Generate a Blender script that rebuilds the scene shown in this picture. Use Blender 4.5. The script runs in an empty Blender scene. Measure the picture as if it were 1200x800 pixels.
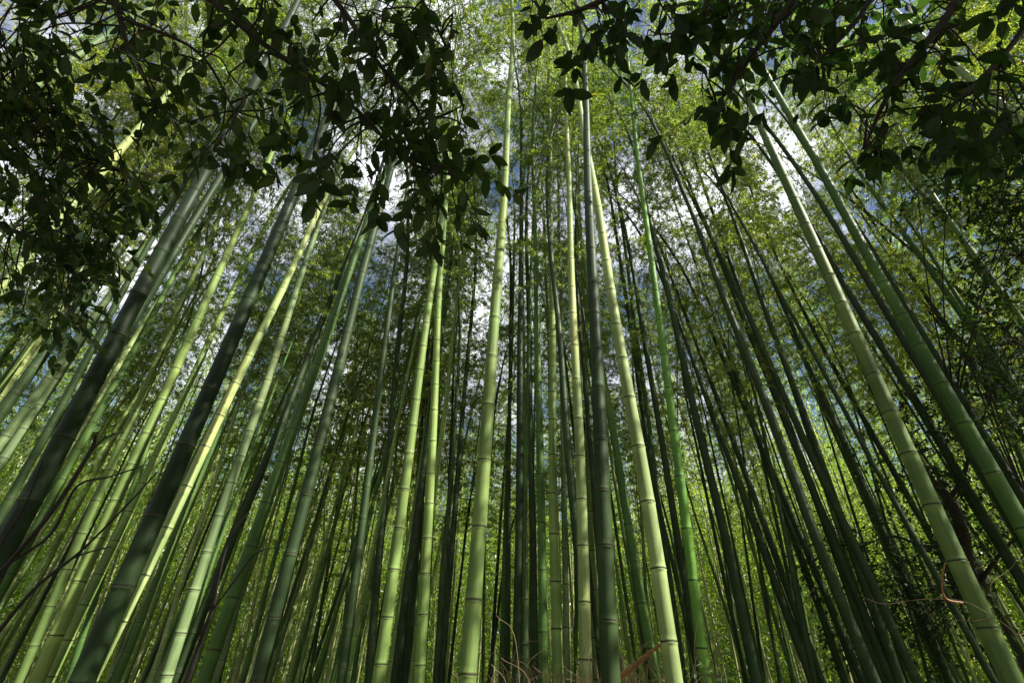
EXPOSURE = 0.0
N_BG = 190
GAPS = []
EXPOSURE = 1.4
N_BG = 206
N_SIDE = 20
import bpy, math, random
import numpy as np
from mathutils import Vector, Matrix

rng = np.random.default_rng(11)
random.seed(11)
R = math.radians
scene = bpy.context.scene
col = scene.collection

# ------------------------------------------------------------------ camera
F = 560.0                                   # focal length in photo pixels (photo is 1200 x 800)
VPX, VPY = 619.0, -385.0                    # where the verticals of the grove meet
CAM = np.array([0.0, 0.0, 1.55])
zc = np.array([VPX - 600.0, 400.0 - VPY, F]); zc /= np.linalg.norm(zc)   # zenith seen in (right, up, forward)
pitch = math.asin(zc[2])
roll = math.atan2(zc[0], zc[1])
f_ = np.array([0, math.cos(pitch), math.sin(pitch)])
u0 = np.array([0, -math.sin(pitch), math.cos(pitch)])
r0 = np.array([1.0, 0, 0])
r_ = r0 * math.cos(roll) + u0 * math.sin(roll)
u_ = -r0 * math.sin(roll) + u0 * math.cos(roll)
cam_d = bpy.data.cameras.new('camera')
cam_d.sensor_width = 36.0; cam_d.sensor_fit = 'HORIZONTAL'
cam_d.lens = F / 1200 * 36.0
cam_d.clip_start = 0.02; cam_d.clip_end = 3000
cam = bpy.data.objects.new('camera', cam_d); col.objects.link(cam)
M = Matrix.Identity(4)
for i in range(3):
    M[i][0] = r_[i]; M[i][1] = u_[i]; M[i][2] = -f_[i]; M[i][3] = CAM[i]
cam.matrix_world = M
scene.camera = cam

def ray(px, py):
    """world direction through a photo pixel, scaled so that its depth along the view axis is 1"""
    return r_ * ((px - 600) / F) + u_ * ((400 - py) / F) + f_

def at(px, py, depth):
    return CAM + ray(px, py) * depth

# ------------------------------------------------------------------ world, sun
SUN_AZ = R(113)          # clockwise from +Y (the view direction): behind the camera, to the right
SUN_EL = R(42)
sun_dir = np.array([math.sin(SUN_AZ) * math.cos(SUN_EL), math.cos(SUN_AZ) * math.cos(SUN_EL), math.sin(SUN_EL)])
w = bpy.data.worlds.new('World'); scene.world = w; w.use_nodes = True
nt = w.node_tree; nt.nodes.clear()
def N(t, kind, **kw):
    n = t.nodes.new(kind)
    for k, v in kw.items(): setattr(n, k, v)
    return n
def ramp(t, pts, interp='LINEAR'):
    n = t.nodes.new('ShaderNodeValToRGB'); cr = n.color_ramp; cr.interpolation = interp
    while len(cr.elements) < len(pts): cr.elements.new(0.5)
    for e, (p, c) in zip(cr.elements, pts):
        e.position = p; e.color = (c[0], c[1], c[2], 1) if not np.isscalar(c) else (c, c, c, 1)
    return n
out = N(nt, 'ShaderNodeOutputWorld'); bg = N(nt, 'ShaderNodeBackground')
sky = N(nt, 'ShaderNodeTexSky', sky_type='NISHITA', sun_disc=False, sun_elevation=SUN_EL, sun_rotation=SUN_AZ)
sky.air_density = 1.0; sky.dust_density = 0.6; sky.ozone_density = 1.3
tc = N(nt, 'ShaderNodeTexCoord')
nz = N(nt, 'ShaderNodeTexNoise'); nz.inputs['Scale'].default_value = 2.3; nz.inputs['Detail'].default_value = 7; nz.inputs['Roughness'].default_value = .6
cl = ramp(nt, [(0.47, 0.0), (0.60, 1.0)])
mix = N(nt, 'ShaderNodeMix', data_type='RGBA')
mix.inputs['B'].default_value = (12, 12.2, 12.8, 1)            # sunlit cloud, in the sky's own radiance units
nt.links.new(tc.outputs['Generated'], nz.inputs['Vector'])
nt.links.new(nz.outputs['Fac'], cl.inputs['Fac'])
nt.links.new(cl.outputs['Color'], mix.inputs['Factor'])
nt.links.new(sky.outputs['Color'], mix.inputs['A'])
nt.links.new(mix.outputs['Result'], bg.inputs['Color'])
nt.links.new(bg.outputs[0], out.inputs['Surface'])
bg.inputs['Strength'].default_value = 0.05
sd = bpy.data.lights.new('sun', 'SUN'); sd.energy = 5.0; sd.angle = R(0.5); sd.color = (1.0, 0.95, 0.85)
sun = bpy.data.objects.new('sun', sd); col.objects.link(sun)
sun.rotation_euler = Vector(sun_dir).to_track_quat('Z', 'Y').to_euler()
scene.view_settings.view_transform = 'Standard'; scene.view_settings.look = 'None'
scene.view_settings.gamma = 1; scene.view_settings.exposure = EXPOSURE if 'EXPOSURE' in globals() else 0.0
scene.render.engine = 'CYCLES'
scene.cycles.max_bounces = 8; scene.cycles.diffuse_bounces = 4; scene.cycles.glossy_bounces = 2
scene.cycles.transmission_bounces = 4; scene.cycles.transparent_max_bounces = 4
scene.cycles.use_denoising = True
scene.cycles.denoiser = 'OPENIMAGEDENOISE'
scene.cycles.denoising_input_passes = 'RGB_ALBEDO_NORMAL'

# ------------------------------------------------------------------ materials
def mat(name):
    m = bpy.data.materials.new(name); m.use_nodes = True
    t = m.node_tree; t.nodes.clear()
    o = N(t, 'ShaderNodeOutputMaterial')
    return m, t, o

def culm_material():
    m, t, o = mat('bamboo_culm')
    L = t.links.new
    p = N(t, 'ShaderNodeBsdfPrincipled')
    oi = N(t, 'ShaderNodeObjectInfo')
    at_d = N(t, 'ShaderNodeAttribute', attribute_name='ring_dark')
    at_p = N(t, 'ShaderNodeAttribute', attribute_name='ring_pale')
    at_u = N(t, 'ShaderNodeAttribute', attribute_name='age')
    tc = N(t, 'ShaderNodeTexCoord')
    mp = N(t, 'ShaderNodeMapping'); mp.inputs['Scale'].default_value = (14, 14, 1.1)
    L(tc.outputs['Object'], mp.inputs['Vector'])
    add = N(t, 'ShaderNodeVectorMath', operation='ADD')
    L(mp.outputs[0], add.inputs[0]); L(oi.outputs['Random'], add.inputs[1])
    n1 = N(t, 'ShaderNodeTexNoise'); n1.inputs['Scale'].default_value = 1.6; n1.inputs['Detail'].default_value = 5
    L(add.outputs[0], n1.inputs['Vector'])
    n2 = N(t, 'ShaderNodeTexNoise'); n2.inputs['Scale'].default_value = 9; n2.inputs['Detail'].default_value = 6; n2.inputs['Roughness'].default_value = .7
    L(tc.outputs['Object'], n2.inputs['Vector'])
    # streaks of lighter and darker skin
    r1 = ramp(t, [(0.25, (0.55, 0.6, 0.5)), (0.5, (1, 1, 1)), (0.75, (1.3, 1.22, 1.25))]); L(n1.outputs['Fac'], r1.inputs['Fac'])
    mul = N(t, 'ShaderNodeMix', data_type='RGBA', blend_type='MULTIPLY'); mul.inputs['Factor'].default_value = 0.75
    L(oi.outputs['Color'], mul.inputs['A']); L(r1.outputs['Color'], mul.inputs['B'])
    # each internode fades to a slightly different tone
    hs = N(t, 'ShaderNodeHueSaturation')
    mr = N(t, 'ShaderNodeMapRange'); mr.inputs['To Min'].default_value = .8; mr.inputs['To Max'].default_value = 1.15
    L(at_u.outputs['Fac'], mr.inputs['Value']); L(mr.outputs[0], hs.inputs['Value']); L(mul.outputs['Result'], hs.inputs['Color'])
    # long patches where the skin has yellowed with age
    mp3 = N(t, 'ShaderNodeMapping'); mp3.inputs['Scale'].default_value = (5, 5, .55); L(tc.outputs['Object'], mp3.inputs['Vector'])
    ad3 = N(t, 'ShaderNodeVectorMath', operation='ADD'); L(mp3.outputs[0], ad3.inputs[0]); L(oi.outputs['Random'], ad3.inputs[1])
    n3 = N(t, 'ShaderNodeTexNoise'); n3.inputs['Scale'].default_value = 1.0; n3.inputs['Detail'].default_value = 4; L(ad3.outputs[0], n3.inputs['Vector'])
    r3 = ramp(t, [(.3, (.62, .70, .7)), (.5, (1, 1, 1)), (.7, (1.45, 1.2, 1.1))]); L(n3.outputs['Fac'], r3.inputs['Fac'])
    mu3 = N(t, 'ShaderNodeMix', data_type='RGBA', blend_type='MULTIPLY'); mu3.inputs['Factor'].default_value = .8
    L(hs.outputs['Color'], mu3.inputs['A']); L(r3.outputs['Color'], mu3.inputs['B'])
    hs = mu3
    # grey lichen and scuffs
    r2 = ramp(t, [(0.62, 0.0), (0.75, 0.35)]); L(n2.outputs['Fac'], r2.inputs['Fac'])
    mx2 = N(t, 'ShaderNodeMix', data_type='RGBA'); mx2.inputs['B'].default_value = (.13, .15, .085, 1)
    L(r2.outputs['Color'], mx2.inputs['Factor']); L(hs.outputs['Result'], mx2.inputs['A'])
    # waxy bloom under the node, dark groove at the node
    mx3 = N(t, 'ShaderNodeMix', data_type='RGBA')
    lt = N(t, 'ShaderNodeMix', data_type='RGBA', blend_type='MULTIPLY'); lt.inputs['Factor'].default_value = 1; lt.inputs['B'].default_value = (1.7, 1.65, 1.75, 1)
    L(mx2.outputs['Result'], lt.inputs['A']); L(lt.outputs['Result'], mx3.inputs['B'])
    s3 = N(t, 'ShaderNodeMath', operation='MULTIPLY'); s3.inputs[1].default_value = 0.8
    L(at_p.outputs['Fac'], s3.inputs[0]); L(s3.outputs[0], mx3.inputs['Factor']); L(mx2.outputs['Result'], mx3.inputs['A'])
    mx4 = N(t, 'ShaderNodeMix', data_type='RGBA'); mx4.inputs['B'].default_value = (.035, .032, .02, 1)
    L(at_d.outputs['Fac'], mx4.inputs['Factor']); L(mx3.outputs['Result'], mx4.inputs['A'])
    L(mx4.outputs['Result'], p.inputs['Base Color'])
    rr = ramp(t, [(0.3, .46), (0.7, .7)]); L(n1.outputs['Fac'], rr.inputs['Fac']); L(rr.outputs['Color'], p.inputs['Roughness'])
    p.inputs['Specular IOR Level'].default_value = 0.17
    b = N(t, 'ShaderNodeBump'); b.inputs['Strength'].default_value = .18; b.inputs['Distance'].default_value = .004
    L(n2.outputs['Fac'], b.inputs['Height']); L(b.outputs[0], p.inputs['Normal'])
    L(p.outputs[0], o.inputs['Surface'])
    return m

def leaf_material(name, pal, trans, tw, rough=.45, gloss=.06, use_obj=True):
    """pal / trans: colour ramps over the random value of each leaf; tw: share of light passing through"""
    m, t, o = mat(name); L = t.links.new
    g = N(t, 'ShaderNodeNewGeometry'); oi = N(t, 'ShaderNodeObjectInfo')
    a = N(t, 'ShaderNodeMath', operation='MULTIPLY_ADD'); a.inputs[1].default_value = .6
    b = N(t, 'ShaderNodeMath', operation='MULTIPLY'); b.inputs[1].default_value = .4
    L(oi.outputs['Random'], b.inputs[0]); L(g.outputs['Random Per Island'], a.inputs[0]); L(b.outputs[0], a.inputs[2])
    n = len(pal) - 1
    r1 = ramp(t, [(i / n, c) for i, c in enumerate(pal)]); r2 = ramp(t, [(i / n, c) for i, c in enumerate(trans)])
    L(a.outputs[0], r1.inputs['Fac']); L(a.outputs[0], r2.inputs['Fac'])
    d = N(t, 'ShaderNodeBsdfDiffuse'); tr = N(t, 'ShaderNodeBsdfTranslucent'); gl = N(t, 'ShaderNodeBsdfGlossy')
    gl.inputs['Roughness'].default_value = rough
    L(r1.outputs['Color'], d.inputs['Color']); L(r2.outputs['Color'], tr.inputs['Color'])
    m1 = N(t, 'ShaderNodeMixShader'); m1.inputs[0].default_value = tw
    L(d.outputs[0], m1.inputs[1]); L(tr.outputs[0], m1.inputs[2])
    m2 = N(t, 'ShaderNodeMixShader'); m2.inputs[0].default_value = gloss
    L(m1.outputs[0], m2.inputs[1]); L(gl.outputs[0], m2.inputs[2])
    L(m2.outputs[0], o.inputs['Surface'])
    return m

def simple(name, c1, c2, scale=20, rough=.8, bump=.3):
    m, t, o = mat(name); L = t.links.new
    tc = N(t, 'ShaderNodeTexCoord'); n = N(t, 'ShaderNodeTexNoise')
    n.inputs['Scale'].default_value = scale; n.inputs['Detail'].default_value = 8; n.inputs['Roughness'].default_value = .65
    L(tc.outputs['Object'], n.inputs['Vector'])
    r = ramp(t, [(.3, c1), (.7, c2)]); L(n.outputs['Fac'], r.inputs['Fac'])
    p = N(t, 'ShaderNodeBsdfPrincipled'); p.inputs['Roughness'].default_value = rough
    b = N(t, 'ShaderNodeBump'); b.inputs['Strength'].default_value = bump; b.inputs['Distance'].default_value = .02
    L(n.outputs['Fac'], b.inputs['Height']); L(b.outputs[0], p.inputs['Normal'])
    L(r.outputs['Color'], p.inputs['Base Color']); L(p.outputs[0], o.inputs['Surface'])
    return m

M_CULM = culm_material()
M_LEAF = leaf_material('bamboo_leaf', [(.022, .052, .011), (.038, .08, .015), (.06, .11, .02), (.11, .145, .025)],
                       [(.12, .28, .025), (.26, .44, .035), (.44, .55, .045), (.64, .58, .06)], .53)
M_FAR = leaf_material('far_bamboo_leaf', [(.035, .075, .012), (.06, .115, .017), (.09, .14, .021), (.13, .16, .026)],
                      [(.22, .42, .03), (.36, .54, .04), (.49, .59, .05), (.62, .58, .06)], .55)
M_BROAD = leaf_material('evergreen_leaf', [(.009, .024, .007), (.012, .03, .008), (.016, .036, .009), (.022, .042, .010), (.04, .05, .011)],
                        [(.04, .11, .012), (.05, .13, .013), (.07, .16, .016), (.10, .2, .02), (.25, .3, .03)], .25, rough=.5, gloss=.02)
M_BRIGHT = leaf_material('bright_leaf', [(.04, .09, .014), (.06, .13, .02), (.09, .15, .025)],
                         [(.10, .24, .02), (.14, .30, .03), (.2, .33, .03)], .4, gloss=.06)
M_BRANCH = simple('bamboo_branch', (.09, .12, .035), (.2, .2, .08), 30)
M_BARK = simple('dark_bark', (.014, .014, .011), (.04, .038, .030), 25, .9, .8)
M_TWIG = simple('bare_twig', (.012, .011, .008), (.03, .026, .019), 30, .9, .4)
M_DRY = simple('dry_stalk', (.11, .07, .035), (.30, .20, .10), 18, .8, .2)
M_SHEATH = simple('dry_sheath', (.16, .07, .025), (.34, .17, .06), 30, .7, .3)
M_SOIL = simple('leaf_litter', (.05, .038, .022), (.17, .125, .07), 9, .95, 1.0)

# ------------------------------------------------------------------ mesh helpers
def mesh_np(name, verts, faces, material, smooth=False, attrs=None):
    """faces: (n, k) integer array with k = 3 or 4"""
    me = bpy.data.meshes.new(name)
    verts = np.ascontiguousarray(verts, dtype=np.float32); faces = np.ascontiguousarray(faces, dtype=np.int32)
    n, k = faces.shape
    me.vertices.add(len(verts)); me.vertices.foreach_set('co', verts.ravel())
    me.loops.add(n * k); me.loops.foreach_set('vertex_index', faces.ravel())
    me.polygons.add(n)
    me.polygons.foreach_set('loop_start', np.arange(0, n * k, k, dtype=np.int32))
    me.polygons.foreach_set('loop_total', np.full(n, k, dtype=np.int32))
    if smooth: me.polygons.foreach_set('use_smooth', np.ones(n, dtype=bool))
    for an, vals in (attrs or {}).items():
        a = me.attributes.new(an, 'FLOAT', 'POINT'); a.data.foreach_set('value', np.asarray(vals, dtype=np.float32))
    me.materials.append(material)
    me.update(calc_edges=True)
    return me

def obj(name, me, parent=None):
    o = bpy.data.objects.new(name, me); col.objects.link(o)
    if parent is not None: o.parent = parent
    return o

def thing(name, label, cat, loc=(0, 0, 0), group=None, kind=None):
    o = bpy.data.objects.new(name, None); col.objects.link(o)
    o.empty_display_size = .2
    o.location = loc; o['label'] = label; o['category'] = cat
    if group: o['group'] = group
    if kind: o['kind'] = kind
    return o

class Tubes:
    """many tubes gathered into one mesh"""
    def __init__(s): s.v = []; s.f = []; s.n = 0
    def add(s, pts, rad, sides=5):
        pts = np.asarray(pts, float); k = len(pts); rad = np.broadcast_to(np.asarray(rad, float), (k,))
        tan = np.gradient(pts, axis=0); tan /= np.linalg.norm(tan, axis=1)[:, None] + 1e-9
        ref = np.array([0, 0, 1.0]) if abs(tan[0][2]) < .9 else np.array([1.0, 0, 0])
        a = np.cross(tan, ref); a /= np.linalg.norm(a, axis=1)[:, None] + 1e-9
        b = np.cross(tan, a)
        th = np.arange(sides) * 2 * math.pi / sides
        ring = pts[:, None, :] + rad[:, None, None] * (np.cos(th)[None, :, None] * a[:, None, :] + np.sin(th)[None, :, None] * b[:, None, :])
        s.v.append(ring.reshape(-1, 3))
        i = np.arange(k - 1)[:, None] * sides; j = np.arange(sides)[None, :]; j2 = (j + 1) % sides
        q = np.stack([i + j, i + j2, i + sides + j2, i + sides + j], -1).reshape(-1, 4)
        s.f.append(q + s.n); s.n += k * sides
    def mesh(s, name, material, smooth=True):
        return mesh_np(name, np.concatenate(s.v), np.concatenate(s.f), material, smooth)

def unit(a): return a / (np.linalg.norm(a, axis=-1, keepdims=True) + 1e-9)

def kites(base, dirs, length, width, g=rng):
    """thin pointed leaves: one quad each, base - side - tip - side"""
    n = len(base); d = unit(dirs)
    s = unit(np.cross(d, unit(g.normal(size=(n, 3)) * .75 + np.array([0, 0, 1.0]))))
    nrm = np.cross(s, d)
    length = np.broadcast_to(length, (n,))[:, None]; width = np.broadcast_to(width, (n,))[:, None]
    mid = base + d * length * .38 + nrm * length * .04
    v = np.stack([base, mid + s * width * .5, base + d * length - nrm * length * .05, mid - s * width * .5], 1).reshape(-1, 3)
    return v, np.arange(n * 4).reshape(-1, 4)

def ovals(base, dirs, normals, length, width):
    """broad leaves: a folded oval with a pointed tip, eight vertices each"""
    n = len(base); d = unit(dirs); s = unit(np.cross(d, normals)); nr = np.cross(s, d)
    L = np.broadcast_to(length, (n,))[:, None]; W = np.broadcast_to(width, (n,))[:, None]
    def P(t, side, drop, lift=0): return base + d * L * t + s * W * side - nr * L * drop + nr * W * lift
    v = np.stack([P(0, 0, 0), P(.22, .40, .0, .10), P(.22, -.40, .0, .10), P(.5, 0, .01), P(.55, .5, .03, .12), P(.55, -.5, .03, .12),
                  P(.82, .30, .08, .06), P(.82, -.30, .08, .06), P(.80, 0, .06), P(1.0, 0, .15)], 1).reshape(-1, 3)
    f = np.array([[0, 1, 4, 3], [0, 3, 5, 2], [3, 4, 6, 8], [3, 8, 7, 5], [8, 6, 9, 9], [8, 9, 7, 7]])
    f4 = f[:4]
    f_all = (np.arange(n)[:, None, None] * 10 + f4[None]).reshape(-1, 4)
    # tip: a quad 8-6-9-7
    tip = (np.arange(n)[:, None] * 10 + np.array([[8, 6, 9, 7]]))
    return v, np.concatenate([f_all, tip])
# (label, tint, width px at the lowest point, points in photo pixels low -> high)
TR = [
("thick bamboo in near darkness crossing the left edge at half height","k",31,[(25,595),(82,500),(140,400),(150,375),(232,212)]),
("shaded bamboo pressed against the right side of the darkest left-edge culm","d",17,[(120,440),(175,340),(257,212)]),
("thickest near-black bamboo standing closest at the lower left","k",31,[(105,776),(146,681),(190,590),(265,400),(300,335),(336,245),(392,120),(445,5)]),
("bamboo hugging the thickest lower-left culm, dark below and bleached white above","c",17,[(136,752),(162,691),(187,632),(210,579),(257,477),(307,372),(347,297),(385,227),(432,147)]),
("pale green bamboo with sunlit lower stretches right of the two thick dark culms","p",16,[(200,782),(230,687),(260,595),(290,515),(314,437),(344,347),(375,262)]),
("broad yellow green bamboo in full sun between the two dark left groups","y",19,[(60,760),(98,670),(137,587),(172,509),(207,429),(252,325),(299,227)]),
("yellow green bamboo alongside the broad sunny culm on the left","y",14,[(72,775),(101,697),(136,622),(172,555),(215,470)]),
("pale bamboo at the left edge ending in leaf shade at mid height","p",14,[(7,535),(27,500),(45,475),(67,440),(92,405)]),
("cream bamboo lit beneath the dark overhanging leaves, touching the left edge","c",18,[(15,317),(70,252),(122,197),(165,147)]),
("green bamboo half hidden under the small dark leaves at far left","g",10,[(20,395),(52,345),(87,295)]),
("pale bamboo seen through the overhanging leaves in the top left corner","p",17,[(52,92),(85,72),(130,35)]),
("grey bamboo beside the pale one in the top left corner","p",11,[(60,110),(122,57),(170,17)]),
("dim thick bamboo cutting the very top left corner","d",19,[(27,47),(67,2)]),
("sunlit slim bamboo following the right flank of the darkest left-edge culm","c",12,[(42,590),(87,512),(135,435),(160,397),(197,335),(237,265),(270,220)]),
("green bamboo, patchily lit, second behind the darkest left-edge culm","g",14,[(7,672),(50,615),(77,550),(120,475),(150,420)]),
("lit green bamboo rising from the bottom left corner under bare twigs","y",14,[(32,775),(62,705),(87,645),(110,595)]),
("dark bamboo crossing the left edge just above the bare twigs","d",17,[(0,482),(27,450),(57,407),(85,365)]),
("short glimpse of thin cream bamboo high at the left, over the leaf gap","c",8,[(192,232),(212,207),(240,172)]),
("thin dull bamboo beside the short cream glimpse high on the left","p",9,[(200,247),(220,217),(250,178)]),
("thick dark green bamboo standing left of centre, clear of its neighbours","d",20,[(305,787),(335,670),(355,585),(385,477),(404,405),(430,292),(445,260)]),
("olive bamboo next left of the thick dark green one, left of centre","g",15,[(310,592),(347,500),(377,410),(400,345),(430,257)]),
("narrow shaded bamboo left of the olive culm, left of centre","d",11,[(302,562),(332,487),(350,445),(372,390)]),
("slim dark bamboo standing alone before bright leaves, left of centre","d",13,[(400,795),(417,665),(436,520),(451,407),(461,325),(469,272)]),
("dark bamboo just right of the slim lone dark culm","d",11,[(435,762),(442,687),(452,550),(465,415),(476,330)]),
("sun-dappled bamboo, left one of the lit pair under the drooping spray","y",16,[(442,785),(457,692),(469,610),(480,540),(494,440),(507,330),(512,280)]),
("lit yellow green bamboo, right one of the pair under the drooping spray","y",14,[(491,765),(497,685),(506,575),(512,437),(516,335),(517,282)]),
("shaded bluish bamboo between the lit pair under the drooping spray","d",11,[(465,780),(472,717),(480,657),(491,590),(500,520)]),
("blackish bamboo tight against the lit right one of the pair","d",9,[(481,750),(487,650),(496,560)]),
("thin dark bamboo midway between the lit pair and the big half-lit culm","d",9,[(520,762),(530,625),(542,480),(552,362),(560,300)]),
("big centre bamboo, left half dark and right half sunlit","y",22,[(550,780),(556,700),(565,565),(578,400),(585,312),(591,237),(599,62),(604,8)]),
("thin dark bamboo just right of the big half-lit culm","d",7,[(596,720),(595,560),(597,400),(601,250)]),
("dark straight bamboo, first of the tight central cluster","d",12,[(606,775),(608,650),(609,500),(611,300),(611,225),(612,110)]),
("narrow shaded bamboo tucked second in the tight central cluster","d",10,[(627,775),(625,625),(620,475),(618,330),(616,180)]),
("bottle green bamboo standing third in the tight central cluster","g",12,[(639,762),(636,625),(629,475),(625,325),(624,150),(625,50)]),
("bright lime bamboo with pale rings, fourth in the tight central cluster","y",14,[(654,795),(652,662),(648,560),(646,475),(644,275),(644,150),(645,75)]),
("dark leaning bamboo slipping behind the bright ringed cream culm","d",11,[(671,587),(666,525),(657,412),(648,300),(636,190)]),
("bright pale bamboo with thick raised rings at the heart of the picture","c",16,[(691,786),(682,650),(675,525),(670,405),(667,300),(665,150),(665,62)]),
("green bamboo mostly hidden behind the black central culm","y",9,[(701,775),(694,650),(687,500),(681,375),(678,225),(676,50)]),
("stout blackish bamboo in deep shade at the centre, left of the blazing one","d",24,[(719,782),(711,702),(704,587),(697,487),(692,327),(689,162),(688,87)]),  # its deep shade is put in by the dark tint
("leaning bamboo blazing cream at half height and green at its foot","c",22,[(790,785),(784,749),(771,672),(757,592),(739,486),(725,405),(706,302),(697,232),(684,120)]),
("slim bamboo between the black and blazing culms, bright near its foot","g",13,[(764,772),(755,722),(746,672),(731,582),(717,502),(706,430)]),
("dim bamboo behind the right side of the blazing leaning culm","d",10,[(797,755),(786,687),(775,625),(760,550),(750,462),(742,412),(725,287),(715,212)]),
("dark bamboo parallel to and left of the fresh green culm","d",9,[(782,550),(765,450),(752,387),(742,337),(725,207)]),
("fresh green bamboo, the most vivid one, right of the blazing culm","v",15,[(835,795),(820,705),(800,607),(784,509),(769,407),(759,320),(747,212),(744,50)]),
("straight dark bamboo right of the fresh green culm","d",14,[(887,790),(862,700),(840,605),(820,487),(800,412),(776,330)]),
("thin dark bamboo second right of the fresh green culm","d",8,[(872,590),(850,525),(830,462),(810,415),(775,330)]),
("thin dark bamboo third right of the fresh green culm","d",8,[(930,640),(899,540),(872,462),(855,412),(832,350),(810,312)]),
("slim bamboo, left one of the crossing pair before the white sky patch","d",8,[(897,440),(877,387),(860,340),(840,292),(817,245)]),
("slim bamboo, right one of the crossing pair before the white sky patch","d",9,[(905,440),(882,382),(860,325),(845,277),(827,225)]),
("thread-thin bamboo dark against the leaves right of the white patch","d",5,[(935,395),(899,312),(882,277),(867,245)]),
("stout light green bamboo with dark rings sweeping down to the lower right corner","r",29,[(1190,795),(1166,750),(1126,669),(1089,587),(1052,512),(1022,442),(996,384),(972,330),(954,282),(935,240),(892,140)]),
("stout deep green bamboo parallel to the light ringed one on the right","g",23,[(1190,597),(1162,555),(1131,500),(1100,450),(1075,405),(1050,355),(1027,317),(1006,280),(986,245),(962,205),(911,100)]),
("shaded bamboo left of the stout deep green culm on the right","d",12,[(1040,365),(995,295),(967,245),(940,205),(910,150)]),
("dark bamboo closely right of the stout deep green culm","d",15,[(1197,580),(1165,530),(1132,475),(1090,412),(1070,372),(1025,300)]),
("mid green bamboo crossing another just above the stout deep green culm","g",11,[(1107,340),(1085,310),(1065,285),(1040,250),(1015,212)]),
("steep bamboo cutting across the slanted culms near the right edge","g",10,[(1197,522),(1180,485),(1162,445),(1145,397),(1127,360),(1112,325),(1097,285),(1085,235),(1072,200),(1057,147)]),
("dark slanting bamboo reaching the right edge at mid height","d",11,[(1197,370),(1160,325),(1125,285),(1090,240),(1055,192),(1000,127)]),
("pale slanting bamboo topmost of those meeting the right edge","p",10,[(1199,307),(1177,287),(1140,252),(1100,220),(1060,185)]),
("bright white-edged bamboo among the dark leaves at upper right","c",17,[(1180,130),(1145,100),(1110,65),(1055,20),(1032,0)]),
("thin pale bamboo in the top right corner behind the leaves","p",9,[(1199,77),(1177,55),(1147,22),(1120,-6)]),
("wiry bamboo crossing at a flatter slope above the deep green culm","d",6,[(1060,287),(1040,267),(1007,240),(972,210),(945,187)]),
("slender bamboo between the deep green culm and the steep crossing one","d",8,[(1130,408),(1107,380),(1080,345),(1060,317),(1040,285),(1020,252),(982,200)]),
("slim dark bamboo left of the light ringed culm on the right","d",10,[(1020,590),(1000,540),(980,500),(957,450),(937,400),(912,345)]),
("slim bamboo squeezed closest to the light ringed culm's left side","d",9,[(1065,585),(1040,540),(1017,500),(995,455),(962,405),(935,355)]),
("dark bamboo third to the left of the light ringed culm","d",11,[(970,585),(950,520),(930,475),(900,420),(875,375)]),
("dusky bamboo passing between the light ringed and deep green culms","d",14,[(1152,595),(1125,560),(1097,517),(1075,482),(1047,425),(1015,370)]),
("slim dark bamboo right of the deep green pair near the right edge","d",8,[(1175,480),(1140,432),(1120,405),(1090,365)]),
("lit green slim bamboo, left of the twin culms at lower right","g",9,[(1100,792),(1075,725),(1060,687),(1040,645),(1020,605),(1000,560)]),
("shaded slim bamboo, right of the twin culms at lower right","g",9,[(1110,790),(1080,710),(1062,672),(1032,612),(1010,565)]),
("dull bamboo behind the lit twin culms at lower right","d",13,[(1040,760),(1025,717),(1007,665),(987,607),(960,540)]),
("broad blackish bamboo in deep shade at lower right","d",16,[(1015,780),(1000,735),(977,675),(950,607),(922,540)]),
("dark slim bamboo left of the broad blackish one at lower right","d",10,[(985,737),(962,685),(927,605),(900,540)]),
("dark bamboo right of the white sky gap near the bottom right","d",10,[(945,755),(930,700),(900,625),(870,550)]),
("thin pale bamboo reaching highest left of the lime ringed culm in the central cluster","p",8,[(616,775),(613,400),(609,30)]),
("thin yellow green bamboo in the central cluster, tilting left behind the lime ringed culm","y",7,[(655,720),(644,400),(630,80)]),
("thin pale bamboo squeezed between the lime culm and the thick-ringed pale one","p",8,[(664,740),(658,400),(652,70)]),
("thin cream bamboo just left of the stout blackish central culm's bare top","c",8,[(686,760),(678,400),(673,60)]),
("thin green bamboo standing midway between the blazing and fresh green culms","g",8,[(790,720),(745,400),(708,100)]),
("thin olive bamboo between the big half-lit culm and the central cluster","g",7,[(588,770),(600,420),(607,120)]),
]
# ------------------------------------------------------------------ bamboo: ten shapes of culm, branches and foliage shared by all
H0, D0 = 16.5, 0.11
def rad_at(t): return .5 * D0 * (1 - .94 * np.clip(t, 0, 1) ** 1.45) + .0015

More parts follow.
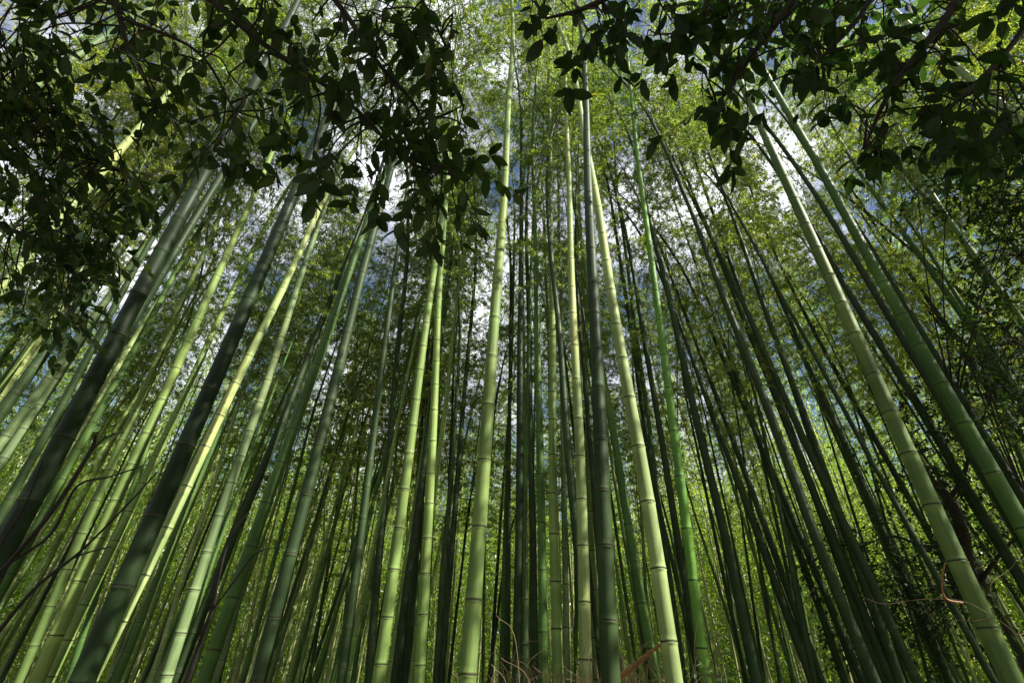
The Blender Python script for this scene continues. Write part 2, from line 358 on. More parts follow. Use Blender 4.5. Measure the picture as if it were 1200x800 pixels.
def make_variant(k, tlo=.46, thi=.56, dens=.78):
    g = np.random.default_rng(100 + k)
    arch = g.uniform(.05, .15) * H0; start = g.uniform(.45, .6); wob = g.uniform(-.012, .012, 4)
    def axis(z):
        t = np.asarray(z) / H0
        x = arch * np.clip((t - start) / (1 - start), 0, None) ** 2.1 + wob[0] * np.sin(t * 14 + 1) + wob[1] * np.sin(t * 31)
        y = wob[2] * np.sin(t * 17 + 2) + wob[3] * np.sin(t * 27 + .5)
        zz = np.asarray(z) - .35 * arch * np.clip((t - .75) / .25, 0, None) ** 2
        return np.stack([x, y, zz], -1)
    # nodes
    nodes = []; z = .05
    ml = g.uniform(.33, .41)
    while z < H0 - .12:
        t = z / H0
        nodes.append(z)
        z += (ml * min(1, .42 + z / 2.0) * (1 - .55 * max(0, t - .35) / .65)) * g.uniform(.88, 1.12)
    zz, rr, dk, pl, ag = [0.0], [1.0], [0], [0], [.5]
    for nd in nodes:
        a = g.uniform(0, 1)
        for dz, s, dd, pp in ((-.085, 1.0, 0, 0), (-.03, 1.0, 0, .6), (-.013, 1.02, .0, 1), (-.0075, 1.10, .15, .9), (-.002, 1.03, .95, 0), (.0035, 1.0, 1, 0), (.009, 1.06, .25, .4), (.015, 1.02, 0, .3), (.045, 1.0, 0, 0)):
            sc = .55 + .45 * (1 - nd / H0)
            zz.append(nd + dz * sc); rr.append(s); dk.append(dd); pl.append(pp); ag.append(a)
    zz.append(H0); rr.append(1); dk.append(0); pl.append(0); ag.append(.5)
    zz = np.array(zz); order = np.argsort(zz, kind='stable'); zz = zz[order]
    rr, dk, pl, ag = (np.array(q)[order] for q in (rr, dk, pl, ag))
    sides = 14
    c = axis(zz); r = rad_at(zz / H0) * rr
    th = np.arange(sides) * 2 * math.pi / sides
    v = c[:, None, :] + r[:, None, None] * np.stack([np.cos(th), np.sin(th), th * 0], -1)[None]
    i = np.arange(len(zz) - 1)[:, None] * sides; j = np.arange(sides)[None]; j2 = (j + 1) % sides
    f = np.stack([i + j, i + j2, i + sides + j2, i + sides + j], -1).reshape(-1, 4)
    rep = lambda q: np.repeat(q, sides)
    culm = mesh_np('culm_shape', v.reshape(-1, 3), f, M_CULM, True, {'ring_dark': rep(dk), 'ring_pale': rep(pl), 'age': rep(ag)})
    # branches
    tb = g.uniform(tlo, thi)
    T = Tubes(); lb, ld = [], []
    az0 = g.uniform(0, math.pi)
    bn = [n for n in nodes if n / H0 > tb]
    for q, n in enumerate(bn):
        t = n / H0; u = (t - tb) / (1 - tb)
        ln = (1.75 * (1 - u) ** .7 * min(1, .45 + u * 3) + .35)
        base_az = az0 + (q % 2) * math.pi + g.normal() * .35
        for s_ in (-1, 1):
            if g.random() < .12: continue
            az = base_az + s_ * g.uniform(.3, .75)
            L = ln * g.uniform(.65, 1.15) * (1 if s_ > 0 else .75)
            up = g.uniform(.5, 1.0)
            tt = np.linspace(0, 1, 6)
            hx = L * (tt * .92); hz = L * (up * tt - (up * .75 + .25) * tt ** 2.2)
            p = axis(n) + np.stack([hx * math.cos(az), hx * math.sin(az), hz], -1)
            p[1:] += g.normal(size=(5, 3)) * .02 * L
            T.add(p, np.linspace(.0075, .002, 6) * (.6 + .5 * L), 4)
            nt_ = max(4, int(L * 13 * dens))
            for w_ in range(nt_):
                s0 = g.uniform(.18, 1.0); i0 = min(4, int(s0 * 5)); fr = s0 * 5 - i0
                o0 = p[i0] * (1 - fr) + p[i0 + 1] * fr
                sa = az + g.choice([-1, 1]) * g.uniform(.3, 1.2)
                sl = g.uniform(.16, .5) * (1.1 - .4 * s0)
                dv = np.array([math.cos(sa), math.sin(sa), g.uniform(-.5, .35)])
                e0 = o0 + dv * sl + np.array([0, 0, -.25 * sl])
                T.add([o0, o0 + dv * sl * .55, e0], [.0022, .0016, .001], 3)
                m_ = g.integers(13, 23)
                fr_ = g.uniform(.3, 1, m_)[:, None]
                pos = o0 + (e0 - o0) * fr_
                dd = dv[None] * .7 + g.normal(size=(m_, 3)) * .55 + np.array([0, 0, -.55])
                lb.append(pos); ld.append(dd)
    br = T.mesh('branch_shape', M_BRANCH, False)
    lb = np.concatenate(lb); ld = np.concatenate(ld)
    n = len(lb)
    vv, ff = kites(lb, ld, g.uniform(.08, .14, n), g.uniform(.0135, .021, n), g)
    fo = mesh_np('foliage_shape', vv, ff, M_LEAF)
    return culm, br, fo, n

NV = 10
VAR = [make_variant(k) for k in range(NV)]
FRONT = [make_variant(k + 20, .64, .72, .45) for k in range(NV)]        # front culms: bare for longer, thinner crowns
print('leaves per variant', [v[3] for v in VAR])

TINT = {'c': (.245, .315, .115), 'y': (.14, .21, .055), 'g': (.056, .115, .025), 'v': (.10, .22, .035), 'd': (.023, .044, .013), 'k': (.013, .028, .008), 'p': (.115, .17, .07), 'r': (.10, .16, .045)}  # d and k are darkened so the shade on those culms sits in their colour
def bamboo(label, base, direction, scale, tint, k, spin, group, shapes=None, tall=1.0):
    """one bamboo: Empty at its foot > culm, branches, foliage"""
    t = thing('bamboo', label, 'bamboo', base, group)
    zax = Vector(direction).normalized()
    q = Vector((0, 0, 1)).rotation_difference(zax)
    t.rotation_mode = 'QUATERNION'
    from mathutils import Quaternion
    t.rotation_quaternion = q @ Quaternion((0, 0, 1), spin)
    t.scale = (scale, scale, scale * tall)
    c_, b_, f_o = [obj(nm, me, t) for nm, me in zip(('culm', 'branches', 'foliage'), (shapes or VAR)[k][:3])]
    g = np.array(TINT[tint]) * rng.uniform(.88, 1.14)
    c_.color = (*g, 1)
    return t

placed = []
def trace(i, label, tint, w, pts):
    pts = np.array(pts, float)
    c = pts.mean(0); d = np.linalg.svd(pts - c)[2][0]
    if d[1] > 0: d = -d
    s = (pts - c) @ d
    lo = c + d * s.min(); hi = c + d * s.max()
    hi = lo + (hi - lo) * max(1.0, 140 / (np.linalg.norm(hi - lo) + 1e-6))
    nrm = np.array([-d[1], d[0]]); q = ((lo - np.array([600, 400])) @ nrm) / F
    sc = rng.uniform(.93, 1.08)
    D = D0 * sc
    if w < 9: D *= .85; sc *= .9
    depth = F * D / (w * .95) * math.sqrt(1 + q * q)
    P1 = at(*lo, depth)
    r2 = ray(*hi)
    # the point of the second ray nearest to the vertical through P1
    s2 = ((P1 - CAM)[:2] @ r2[:2]) / (r2[:2] @ r2[:2])
    P2 = CAM + r2 * s2
    dv = P2 - P1
    if dv[2] < 0: dv = -dv
    dv /= np.linalg.norm(dv)
    base = P1 - dv * (P1[2] / dv[2])
    placed.append((base[0], base[1], P2[2], label))
    top = max(P1[2], P2[2]) + .6
    fr = top > 6.3 or math.hypot(base[0], base[1]) < 5.6
    tall = max(rng.uniform(.95, 1.1), min(1.5, top / (.66 * H0 * sc))) if fr else rng.uniform(.95, 1.1)
    bamboo(label, tuple(base), dv, sc, tint, i % NV, rng.uniform(0, 6.28), 'bamboos at the front of the grove', FRONT if fr else VAR, tall)

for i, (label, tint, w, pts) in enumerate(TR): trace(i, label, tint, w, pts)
for p in placed: print('%.2f %.2f top %.1f  %s' % p)

# the crowd behind: bamboos nobody could tell one from another, by the side of the grove they stand on
xy = [(p[0], p[1]) for p in placed]
ZONES = (('slender bamboo in the crowded ranks on the left behind the lit cream culms', 'ranks of bamboo on the left'),
         ('slender bamboo in the crowded ranks behind the tight central cluster', 'ranks of bamboo behind the centre'),
         ('slender bamboo in the crowded ranks behind the stout green right-hand culms', 'ranks of bamboo on the right'))  # right-hand label is shared with the unseen bamboos added for shade
for x, y, sc_ in ((6.0, 2.2, .6), (6.8, 2.1, .66), (5.4, 2.2, .5), (4.9, .9, .62)):      # unseen young bamboos, added past the right edge to shade the stout culms
    xy.append((x, y)); bamboo(ZONES[2][0], (x, y, 0), (rng.normal() * .03, rng.normal() * .03, 1), sc_, 'g', int(rng.integers(NV)), rng.uniform(0, 6.28), ZONES[2][1])
n_bg = 0; tries = 0
while n_bg < N_BG and tries < 30000:
    tries += 1
    side = n_bg >= N_BG - N_SIDE                    # the last ones are added outside the view, sunward, to cast dappled shade
    if side: x, y = rng.uniform(5.5, 17), rng.uniform(-7, 7)
    else:
        a = rng.uniform(-R(64), R(66)); d = math.sqrt(rng.uniform(6.5 ** 2, 16.5 ** 2)); x, y = d * math.sin(a), d * math.cos(a)
    a = math.atan2(x, y)
    if any((x - q[0]) ** 2 + (y - q[1]) ** 2 < .38 ** 2 for q in xy): continue
    off = x * -math.cos(SUN_AZ) + y * math.sin(SUN_AZ)     # sideways distance from the sun's bearing through the camera
    if not side and x > 1.5 and 4.3 < off < 5.6: continue          # the sun reaches the central culms along this lane
    if side and (a < R(66) or not (5.5 < off < 13 or -1.5 < off < 1.6)): continue
    xy.append((x, y)); n_bg += 1
    z = ZONES[0 if a < -R(13) else (1 if a < R(15) else 2)]
    dv = np.array([rng.normal() * .055, rng.normal() * .055, 1])
    tint = rng.choice(list('cyyygggddp' if a < -R(8) else 'ygggddddd'))
    thin = rng.uniform(.5, .95) if a < R(12) else rng.uniform(.42, .82)
    tall = rng.uniform(10.5, 16.5) / (H0 * thin)
    if rng.random() < .2 and not side: tall *= .68
    bamboo(z[0], (x, y, 0), dv, 1.0 if side else thin, tint, int(rng.integers(NV)), rng.uniform(0, 6.28), z[1], None, 1.0 if side else tall)
# ------------------------------------------------------------------ far thicket: one mass of bamboo beyond the ranks
def far_thicket():
    g = np.random.default_rng(5)
    T = Tubes(); vs, fs, n0 = [], [], 0
    for i in range(2100):
        a = g.uniform(-R(70), R(70)) if i < 1850 else g.uniform(R(70), R(290)); d = math.sqrt(g.uniform(16 ** 2, 58 ** 2) if i < 1850 else g.uniform(25 ** 2, 60 ** 2))
        x, y = d * math.sin(a), d * math.cos(a); h = g.uniform(11, 16.5)
        lean = g.normal(size=2) * .04
        tt = np.linspace(0, 1, 6)
        p = np.stack([x + lean[0] * h * tt + .8 * tt ** 3 * g.normal(), y + lean[1] * h * tt, h * tt], -1)
        T.add(p, g.uniform(.034, .05) * (1 - .9 * tt) + .004, 5)
        n = (780 if d > 22 else 520) if i < 1850 else 450
        u = g.random(n) ** 1.6; u = u * .97 + .03 if g.random() < .72 and d > 22 else .45 + .55 * u
        c = np.stack([np.interp(u, tt, p[:, k]) for k in range(3)], -1)
        c += g.normal(size=(n, 3)) * (1.15 * (1.15 - u))[:, None] * np.array([.62, .62, .4])
        c[:, 2] = np.maximum(c[:, 2], .15)
        v, f = kites(c, g.normal(size=(n, 3)) + np.array([0, 0, -.7]), g.uniform(.006, .0105, n) * (d if d > 24 else 18), g.uniform(.0018, .0029, n) * (d if d > 24 else 18), g)
        vs.append(v); fs.append(f + n0); n0 += len(v)
    t = thing('bamboo_thicket', 'far mass of sunlit bamboo closing off the view behind every separate culm', 'thicket', kind='stuff')
    obj('culms', T.mesh('far_culms', M_FARCULM), t)
    obj('foliage', mesh_np('far_foliage', np.concatenate(vs), np.concatenate(fs), M_FAR), t)
M_FARCULM = simple('far_culm', (.05, .075, .024), (.36, .39, .15), .35, .6, 0)  # broad colour noise paints lit and shaded stretches onto the far stems
far_thicket()

# ------------------------------------------------------------------ ground
def ground():
    n = 90
    s = np.linspace(-1, 1, n); s = np.sign(s) * np.abs(s) ** 3 * 420
    X, Y = np.meshgrid(s, s); Y = Y + 10
    g = np.random.default_rng(3)
    Z = .05 * np.sin(X * .9 + 1) * np.cos(Y * .7) + .03 * np.sin(X * 2.3 + Y * 1.7)
    Z -= .06
    v = np.stack([X, Y, Z], -1).reshape(-1, 3)
    i = np.arange(n - 1)[:, None] * n + np.arange(n - 1)[None]
    f = np.stack([i, i + 1, i + n + 1, i + n], -1).reshape(-1, 4)
    o = obj('ground', mesh_np('ground', v, f, M_SOIL, True)); o['kind'] = 'structure'; o['label'] = 'brown leaf litter covering the forest floor'
ground()

# ------------------------------------------------------------------ broad-leaved trees that overhang the path
def catmull(pts, n=8):
    pts = np.asarray(pts, float); P = np.vstack([2 * pts[0] - pts[1], pts, 2 * pts[-1] - pts[-2]]); o = []
    for i in range(1, len(P) - 2):
        for t in np.linspace(0, 1, n, endpoint=False):
            a, b, c, d = P[i - 1:i + 3]
            o.append(.5 * ((2 * b) + (c - a) * t + (2 * a - 5 * b + 4 * c - d) * t * t + (3 * b - 3 * c + d - a) * t ** 3))
    o.append(P[-2]); return np.array(o)

class Broadleaf:
    def __init__(s, seed): s.g = np.random.default_rng(seed); s.T = Tubes(); s.lb = []; s.ld = []; s.ln = []; s.ll = []; s.nodes = []
    def limb(s, pts, r0, r1, sides=7):
        c = catmull(pts); s.T.add(c, np.linspace(r0, r1, len(c)), sides); s.nodes.append(c); return c
    def twig(s, p0, d, L, leaf, n):
        g = s.g
        d = d / np.linalg.norm(d)
        tt = np.linspace(0, 1, 6)[:, None]
        side = g.normal(size=3) * .18
        p = p0 + d * L * tt + side * L * tt ** 2 + np.array([0, 0, -.22 * L]) * tt ** 2
        s.T.add(p, np.linspace(.0028, .0012, 6) * (L / .25) ** .3, 4)
        u = np.sort(np.concatenate([np.linspace(.25, .9, max(n - 3, 1)) + g.normal(size=max(n - 3, 1)) * .03, [.97, 1, 1]]))
        u = np.clip(u, 0, 1)
        pos = np.stack([np.interp(u, tt[:, 0], p[:, k]) for k in range(3)], -1)
        m = len(u)
        lat = unit(np.cross(d, np.array([0, 0, 1.0])) + 1e-4)
        sg = np.where(np.arange(m) % 2 == 0, 1, -1)[:, None]
        dirs = d * .75 + lat * sg * .8 + g.normal(size=(m, 3)) * .35 + np.array([0, 0, -.35])
        nr = unit(g.normal(size=(m, 3)) * .55 + np.array([0, 0, 1.0]))
        s.lb.append(pos); s.ld.append(dirs); s.ln.append(nr); s.ll.append(leaf * g.uniform(.5, 1.25, m))
    def join(s, p):
        """thin stem from the nearest limb to p"""
        c = np.concatenate(s.nodes); dd = np.linalg.norm(c - p, axis=1); q = c[dd.argmin()]
        if dd.min() > .03:
            mid = (p + q) / 2 + s.g.normal(size=3) * .08 * dd.min() + np.array([0, 0, .06 * dd.min()])
            cc = catmull([q, mid, p], 5); s.T.add(cc, np.linspace(.004, .0026, len(cc)), 5)
        return p - q
    def cloud(s, centre, radii, n, leaf, k=8, Lt=.3):
        """twigs filling an ellipsoid"""
        for i in range(n):
            v = unit(s.g.normal(size=3)) * s.g.uniform(.15, 1) ** .5
            p = np.asarray(centre) + v * np.asarray(radii)
            d0 = s.join(p) if i % 3 == 0 else v
            s.twig(p, unit(d0) * .5 + unit(v) * .5 + s.g.normal(size=3) * .5 + np.array([0, 0, -.2]), Lt * s.g.uniform(.7, 1.3), leaf, k)
    def build(s, label, base, mat_leaf, trunk_pts, tr, wl=.46):
        T2 = Tubes(); c = catmull(trunk_pts); T2.add(c, np.linspace(tr[0], tr[1], len(c)), 12)
        t = thing('broadleaf_tree', label, 'tree', tuple(base))
        off = -np.asarray(base, float)
        def put(nm, me):
            me.transform(Matrix.Translation(off)); obj(nm, me, t)
        put('trunk', T2.mesh('trunk', M_BARK)); put('branches', s.T.mesh('branches', M_TWIG))
        lb, ld, ln, ll = (np.concatenate(q) for q in (s.lb, s.ld, s.ln, s.ll))
        v, f = ovals(lb, ld, ln, ll, ll * wl * s.g.uniform(.85, 1.15, len(ll)))
        put('crown', mesh_np('crown', v, f, mat_leaf)); return t

def stroke(b, pts, r0, r1):
    return b.limb([at(x, y, z) for x, y, z in pts], r0, r1)
def sprays(b, regions, leaf, k=8, Lt=.22, share=.5):
    """regions: (px, py, rx, ry, depth, n, droop angle in the picture: 0 = right, 90 = down)"""
    for (cx, cy, rx, ry, z, n, ang) in regions:
        for i in range(max(1, round(n * share))):
            th = b.g.uniform(0, 6.28); q = math.sqrt(b.g.random())
            px, py = cx + rx * q * math.cos(th), cy + ry * q * math.sin(th)
            zz = z * b.g.uniform(.88, 1.14)
            a = R(ang) + b.g.normal() * .6
            p = at(px, py, zz); L = Lt * b.g.uniform(.6, 1.2)
            d = r_ * math.cos(a) - u_ * math.sin(a) + f_ * b.g.normal() * .35
            p0 = p - d * L * .5
            b.join(p0)
            b.twig(p0, d, L, leaf, k + int(b.g.integers(-2, 2)))

# left tree: trunk beside the path just outside the picture, limbs reaching over the camera
A = Broadleaf(21)
trunkA = [(-3.1, -.9, -.1), (-3.0, -.85, 1.4), (-2.75, -.75, 3.0), (-2.45, -.6, 4.6), (-2.1, -.5, 6.4)]
tA = np.array(trunkA[2]); tA2 = np.array(trunkA[3])
A.limb([tA2, tA2 + (.7, .4, .4), at(120, -110, 1.9), at(200, -40, 1.7), at(265, 15, 1.6), at(300, 45, 1.6), at(350, 80, 1.6), at(395, 110, 1.6), at(430, 140, 1.6), at(480, 190, 1.65), at(540, 208, 1.7)], .014, .004)
A.limb([tA, at(-140, 40, 2.4), at(0, 110, 2.3), at(80, 170, 2.25), at(150, 205, 2.2)], .03, .005)
A.limb([tA - (0, 0, .6), at(-140, 220, 2.6), at(0, 265, 2.5), at(90, 300, 2.45), at(140, 330, 2.4)], .025, .004)
A.limb([at(120, -110, 1.9), at(140, 20, 1.85), at(160, 75, 1.85), at(185, 120, 1.85)], .012, .004)
A.limb([at(200, -40, 1.7), at(340, -50, 1.7), at(400, 10, 1.7), at(440, 70, 1.65), at(490, 130, 1.65), at(505, 200, 1.65)], .014, .004)
A.limb([at(340, -50, 1.7), at(450, -60, 1.65), at(500, 10, 1.6), at(525, 60, 1.6)], .01, .004)
A.limb([at(140, 20, 1.85), at(230, 60, 1.8), at(275, 130, 1.8)], .008, .004)
sprays(A, [(40, 40, 70, 50, 2.0, 17, 60), (50, 160, 80, 60, 2.1, 46, 40), (90, 245, 90, 55, 2.3, 52, 50), (70, 320, 75, 45, 2.4, 36, 60), (65, 370, 65, 20, 2.5, 14, 50), (20, 90, 50, 50, 2.1, 24, 50), (170, 215, 25, 25, 2.2, 4, 60),
           (170, 60, 60, 50, 1.85, 9, 60), (210, 120, 45, 45, 1.8, 6, 70), (260, 150, 60, 50, 1.75, 10, 80), (270, 40, 60, 40, 1.7, 6, 60), (330, 20, 60, 30, 1.65, 7, 70),
           (340, 110, 60, 50, 1.65, 7, 80), (400, 60, 70, 50, 1.6, 9, 80), (470, 60, 60, 60, 1.65, 12, 80), (440, 130, 60, 40, 1.65, 9, 90), (490, 180, 55, 50, 1.65, 13, 80), (510, 235, 35, 30, 1.65, 6, 80),
           (415, 205, 35, 25, 1.6, 4, 70), (560, 205, 35, 18, 1.65, 4, 10), (500, 20, 40, 25, 1.6, 5, 60), (360, 180, 40, 25, 1.65, 4, 90)], .068, 8, .18, 1.12)
A.cloud((-1.5, -.6, 5.3), (1.7, 1.4, 1.1), 700, .09)  # unseen crown masses, added to shade boughs and near culms and cut sky fill
A.cloud((-1.9, -3.4, 5.4), (3.0, 2.6, 1.9), 800, .11, 10)
A.cloud((-2.4, .2, 4.6), (1.1, 1.1, .8), 260, .085)
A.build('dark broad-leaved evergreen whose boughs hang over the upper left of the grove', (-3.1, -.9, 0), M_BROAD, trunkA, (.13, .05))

# right tree
B = Broadleaf(22)
trunkB = [(3.2, -1.5, -.1), (3.15, -1.45, 1.5), (2.95, -1.3, 3.2), (2.7, -1.1, 5.0), (2.5, -.7, 7.0), (2.5, -.2, 9.0)]
tB = np.array(trunkB[2]); tB2 = np.array(trunkB[3])
B.limb([tB2, (2.0, -.6, 4.6), at(960, -160, 1.8), at(850, -90, 1.75), at(760, -30, 1.7), at(690, 8, 1.7), at(640, 22, 1.7)], .035, .004)
B.limb([at(960, -160, 1.8), at(920, -60, 1.75), at(850, 0, 1.7), at(805, 30, 1.7), at(775, 65, 1.7)], .014, .004)
B.limb([tB, (2.3, -.5, 3.7), at(1060, -110, 1.75), at(960, -40, 1.7), at(915, 20, 1.7), at(870, 80, 1.7), at(840, 125, 1.7)], .03, .004)
B.limb([at(1060, -110, 1.75), at(1020, 0, 1.7), at(965, 65, 1.7), at(940, 85, 1.7)], .012, .004)
B.limb([tB, (2.5, -.2, 3.2), at(1200, -90, 1.8), at(1110, 20, 1.7), at(1045, 105, 1.65), at(1012, 175, 1.65)], .03, .004)
B.limb([at(1250, -40, 1.8), at(1180, 60, 1.7), at(1115, 125, 1.65), at(1085, 160, 1.65)], .012, .004)
sprays(B, [(640, 18, 28, 20, 1.7, 5, 110), (690, 20, 36, 22, 1.7, 8, 90), (684, 60, 12, 10, 1.7, 3, 90), (745, 20, 40, 25, 1.7, 9, 90), (757, 68, 8, 8, 1.7, 1, 90), (722, 48, 10, 8, 1.7, 2, 90), (805, 25, 40, 28, 1.7, 10, 80),
           (788, 78, 14, 12, 1.7, 2, 90), (838, 120, 20, 36, 1.7, 9, 80), (800, 140, 6, 5, 1.7, 1, 160), (858, 158, 12, 14, 1.7, 2, 90), (868, 60, 35, 38, 1.7, 9, 90), (905, 20, 50, 25, 1.7, 11, 90), (890, 105, 22, 20, 1.7, 3, 90), (925, 55, 30, 24, 1.7, 6, 90),
           (970, 25, 45, 25, 1.7, 8, 90), (985, 90, 34, 28, 1.65, 6, 90), (1008, 160, 26, 30, 1.65, 9, 90), (1045, 60, 40, 34, 1.65, 9, 90), (1075, 120, 40, 36, 1.65, 13, 90), (1120, 40, 50, 36, 1.65, 9, 90), (1135, 125, 40, 36, 1.65, 12, 90), (1180, 155, 36, 36, 1.7, 12, 90), (1185, 20, 40, 30, 1.7, 6, 90), (1100, 165, 26, 18, 1.65, 5, 90)], .078, 7, .17, .66)
B.cloud((1.9, -.8, 5.7), (1.9, 1.4, 1.3), 700, .09)  # crown masses out of view, added to shade leaves and left culms, block sky
B.cloud((2.8, -.2, 4.8), (1.1, 1.0, .9), 180, .085)
B.cloud((2.1, 1.0, 6.3), (1.0, .7, 1.9), 420, .09)
B.cloud((2.6, 1.4, 8.3), (.9, .7, 1.4), 330, .09)
B.cloud((2.9, -.5, 4.4), (1.0, 1.1, 1.2), 330, .09)
B.cloud((1.6, -3.6, 6.0), (2.8, 2.6, 1.9), 800, .11, 10)
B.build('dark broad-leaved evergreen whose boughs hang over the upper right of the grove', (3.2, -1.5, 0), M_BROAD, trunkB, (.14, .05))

# crooked small tree among the right-hand culms
Cc = Broadleaf(23)
trunkC = [at(1165, 830, 6.5) * (1, 1, 0) + (0, 0, -.1), at(1142, 690, 6.4), at(1128, 625, 6.3), at(1112, 585, 6.3), at(1090, 562, 6.4), at(1060, 545, 6.5)]
Cc.limb([trunkC[3], at(1128, 560, 6.3), at(1140, 520, 6.3), at(1160, 470, 6.3)], .035, .008)
Cc.limb([trunkC[2], at(1090, 640, 6.3), at(1046, 628, 6.4), at(1010, 640, 6.5)], .03, .008)
Cc.limb([trunkC[1], at(1180, 640, 6.2), at(1230, 600, 6.2)], .03, .008)
for (px, py, z, rad, n) in [(1075, 520, 6.6, .75, 70), (1150, 450, 6.5, .7, 60), (1010, 660, 6.9, .8, 75), (1090, 690, 7.0, .8, 85), (1180, 640, 6.3, .7, 60), (1040, 740, 7.0, .8, 70), (1180, 400, 6.4, .55, 40), (1130, 590, 6.8, .7, 60)]:
    Cc.cloud(at(px, py, z), (rad, rad, rad * .8), int(n * 1.9), .075, 9, .34)
Cc.build('crooked small dark-leaved tree standing among the slim culms at lower right', trunkC[0] * (1, 1, 0), M_BROAD, trunkC, (.10, .03), .42)

# dense small-leaved tree at the right edge
Dd = Broadleaf(24)
bD = at(1330, 780, 4.6) * (1, 1, 0)
trunkD = [bD + (0, 0, -.1), bD + (-.05, 0, 1.5), bD + (-.1, .05, 3.0), bD + (-.2, .1, 4.6), bD + (-.4, .1, 6.0)]
for (px, py, z, rad, n) in [(1190, 400, 4.8, .42, 55), (1195, 300, 4.9, .45, 60), (1215, 220, 5.0, .5, 60), (1180, 210, 5.0, .35, 40), (1110, 222, 5.2, .14, 10), (1075, 222, 5.2, .12, 8), (1240, 480, 4.8, .5, 40), (1240, 130, 5.2, .6, 70)]:
    p = at(px, py, z); Dd.limb([trunkD[2 if py > 250 else 3], (trunkD[3] + p) / 2 + (0, 0, .2), p], .012, .004)
    Dd.cloud(p, (rad, rad, rad), int(n * 2.2), .06, 9, .26)
Dd.build('dense dark small-leaved tree half cut off by the right edge of the view', bD, M_BROAD, trunkD, (.12, .04), .44)

# sunny broad-leaved tree at the top right, farther away
Ee = Broadleaf(25)
bE = at(1205, 790, 11.0) * (1, 1, 0)
trunkE = [bE + (0, 0, -.1), bE + (.1, 0, 4), bE + (0, .2, 8), bE + (.2, .2, 12)]
for (px, py, z, rad, n) in [(1170, 60, 8.5, 1.2, 130), (1190, 110, 8.5, 1.0, 90), (1120, 20, 9, 1.0, 80), (1250, 60, 8.5, 1.2, 80)]:
    p = at(px, py, z); Ee.limb([trunkE[2], (trunkE[3] + p) / 2, p], .05, .01)
    Ee.cloud(p, (rad, rad, rad * .8), n, .10, 10, .4)
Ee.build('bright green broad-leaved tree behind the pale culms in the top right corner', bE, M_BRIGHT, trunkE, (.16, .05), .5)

# ------------------------------------------------------------------ low things at the front
# bare dark shrub poking into the lower left
g = np.random.default_rng(8)
Tb = Tubes(); bb = at(-20, 900, 1.5) * (1, 1, 0)
def bare(pts, r0, r1, k=1.0): c = catmull([np.asarray(p) for p in pts], 7); Tb.add(c, np.linspace(r0, r1, len(c)), 6); return c
st = bare([bb, at(-70, 820, 1.45), at(-40, 720, 1.4), at(10, 660, 1.4), at(60, 600, 1.4), at(105, 530, 1.45), at(112, 510, 1.45)], .010, .004)
bare([at(105, 530, 1.45), at(125, 512, 1.45), at(145, 506, 1.47)], .004, .0015)
bare([at(10, 660, 1.4), at(60, 625, 1.4), at(90, 570, 1.42), at(130, 558, 1.43), at(172, 544, 1.45)], .005, .0018)
bare([at(-70, 820, 1.45), at(-10, 750, 1.4), at(40, 690, 1.38), at(95, 645, 1.38), at(150, 590, 1.4), at(185, 552, 1.42)], .007, .002)
bare([at(40, 690, 1.38), at(75, 660, 1.38), at(100, 648, 1.38), at(130, 640, 1.38)], .004, .0015)
bare([at(-40, 720, 1.4), at(0, 640, 1.42), at(30, 590, 1.42), at(50, 540, 1.42)], .005, .0018)
t = thing('bare_shrub', 'bare dark shrub with forked leafless twigs in the lower left foreground', 'shrub', tuple(bb))
me = Tb.mesh('stems', M_TWIG); me.transform(Matrix.Translation(-Vector(bb))); obj('stems', me, t)

Tb = Tubes(); bb = at(180, 900, 2.0) * (1, 1, 0)
bare([bb, at(215, 810, 2.0), at(238, 740, 2.0), at(247, 717, 2.0), at(262, 650, 2.0), at(275, 620, 2.05), at(292, 600, 2.1)], .012, .004)
bare([at(247, 717, 2.0), at(275, 680, 2.0), at(300, 648, 2.0), at(330, 640, 2.0)], .005, .002)
t = thing('bare_sapling', 'leafless dark forked sapling rising between the thick lower-left culms', 'sapling', tuple(bb))
me = Tb.mesh('stems', M_TWIG); me.transform(Matrix.Translation(-Vector(bb))); obj('stems', me, t)

# broken orange cane leaning between the central culms
def solo(name, label, cat, tubes, material, base):
    me = tubes.mesh(name, material); me.transform(Matrix.Translation(-Vector(base)))
    o = obj(name, me); o.location = base; o['label'] = label; o['category'] = cat; return o
Tb = Tubes(); p0, p1 = at(735, 786, 3.0), at(773, 755, 2.9)
Tb.add([p0 + (p0 - p1) * 6 * np.array([1, 1, 1]), p0, (p0 + p1) / 2, p1], [.012, .015, .014, .009], 8)
solo('broken_cane', 'short orange-brown broken cane slanting behind the big green culm at the bottom', 'cane', Tb, M_SHEATH, tuple(p0))
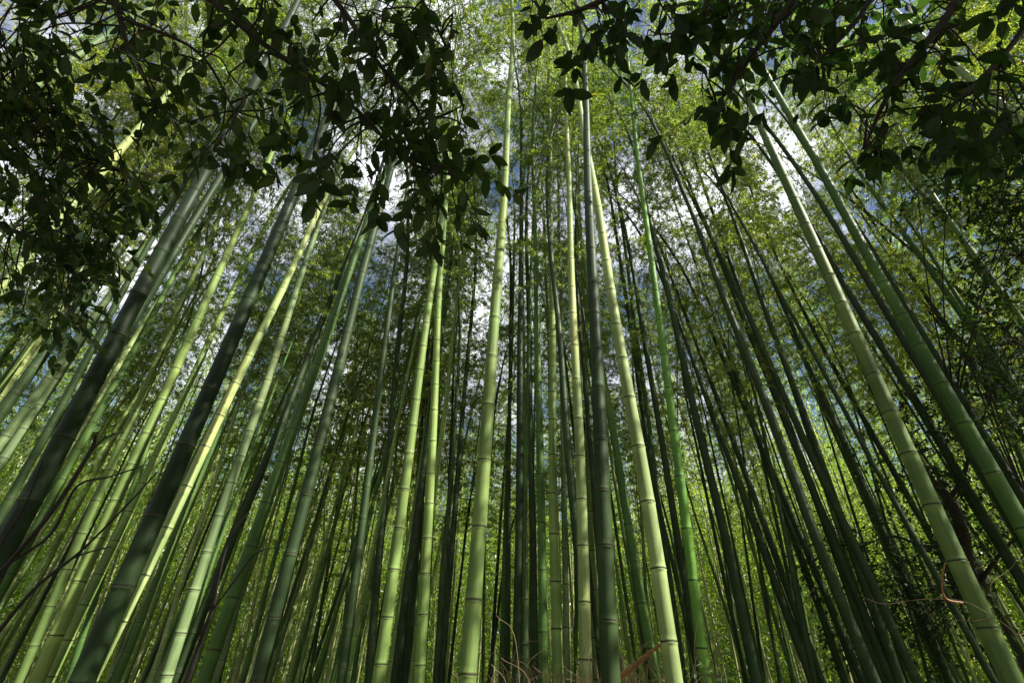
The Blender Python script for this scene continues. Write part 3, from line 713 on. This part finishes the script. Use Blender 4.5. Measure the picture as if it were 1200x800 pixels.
# curled dry sheath and the long dry twig it hangs from
Tb = Tubes(); z = 2.55
bare([at(1128, 706, z), at(1112, 703, z), at(1105, 695, z), at(1104, 680, z), at(1106, 665, z), at(1108, 658, z)], .006, .003)
solo('curled_sheath', 'curled rust-coloured dry sheath beside the light ringed culm at lower right', 'sheath', Tb, M_SHEATH, tuple(at(1128, 706, z)))
Tb = Tubes()
bare([at(1190, 800, 4.2) * (1, 1, 0), at(1230, 780, 3.4), at(1190, 742, 2.9), at(1165, 723, 2.75), at(1128, 704, 2.7), at(1080, 702, 2.8), at(1035, 707, 2.9), at(1005, 696, 3.0)], .0028, .0013)
bare([at(1165, 723, 2.75), at(1135, 727, 2.8), at(1100, 722, 2.9), at(1065, 710, 3.0)], .0022, .0012)
bare([at(1190, 742, 2.9), at(1160, 690, 3.0), at(1185, 665, 3.1), at(1200, 640, 3.1)], .0022, .0012)
solo('dry_vine', 'thin dry brown vine trailing across the culms at lower right', 'vine', Tb, M_DRY, tuple(at(1190, 800, 4.2) * (1, 1, 0)))
# dry brush
Tb = Tubes()
for i in range(250):
    px = g.choice([g.normal(645, 45), g.normal(735, 30), g.uniform(575, 800)]); z = g.uniform(3.2, 5.0)
    p = at(px, 800, z) * (1, 1, 0); h = 1.5 + abs(g.normal()) * .16
    if abs(px - 735) < 25 and g.random() < .15: h += g.uniform(.1, .3)
    d = np.array([g.normal() * .25, g.normal() * .25, 0])
    bare([p, p + d * .3 + (0, 0, h * .5), p + d * .6 + (0, 0, h * .9), p + d * .8 + np.array([g.normal() * .12, g.normal() * .1, h + g.normal() * .05])], .0032, .0015)
o = obj('dry_brush', Tb.mesh('dry_brush', M_DRY)); o['kind'] = 'stuff'; o['label'] = 'tangle of straw-coloured dry stalks at the foot of the central culms'; o['category'] = 'brush'
# small green sprig at the bottom
S = Broadleaf(26); bS = at(842, 790, 3.6) * (1, 1, 0)
S.limb([bS, bS + (.02, 0, .8), at(842, 793, 3.6)], .008, .004)
S.cloud(at(842, 792, 3.6), (.14, .14, .06), 14, .05, 7, .12)
lb, ld, ln, ll = (np.concatenate(q) for q in (S.lb, S.ld, S.ln, S.ll))
t = thing('green_sprig', 'small bright green leafy sprig at the foot of the fresh green culm', 'sprig', tuple(bS))
for nm, me in (('stem', S.T.mesh('stem', M_BRANCH)), ('leaves', mesh_np('leaves', *ovals(lb, ld, ln, ll, ll * .4), M_BRIGHT))):
    me.transform(Matrix.Translation(-Vector(bS))); obj(nm, me, t)
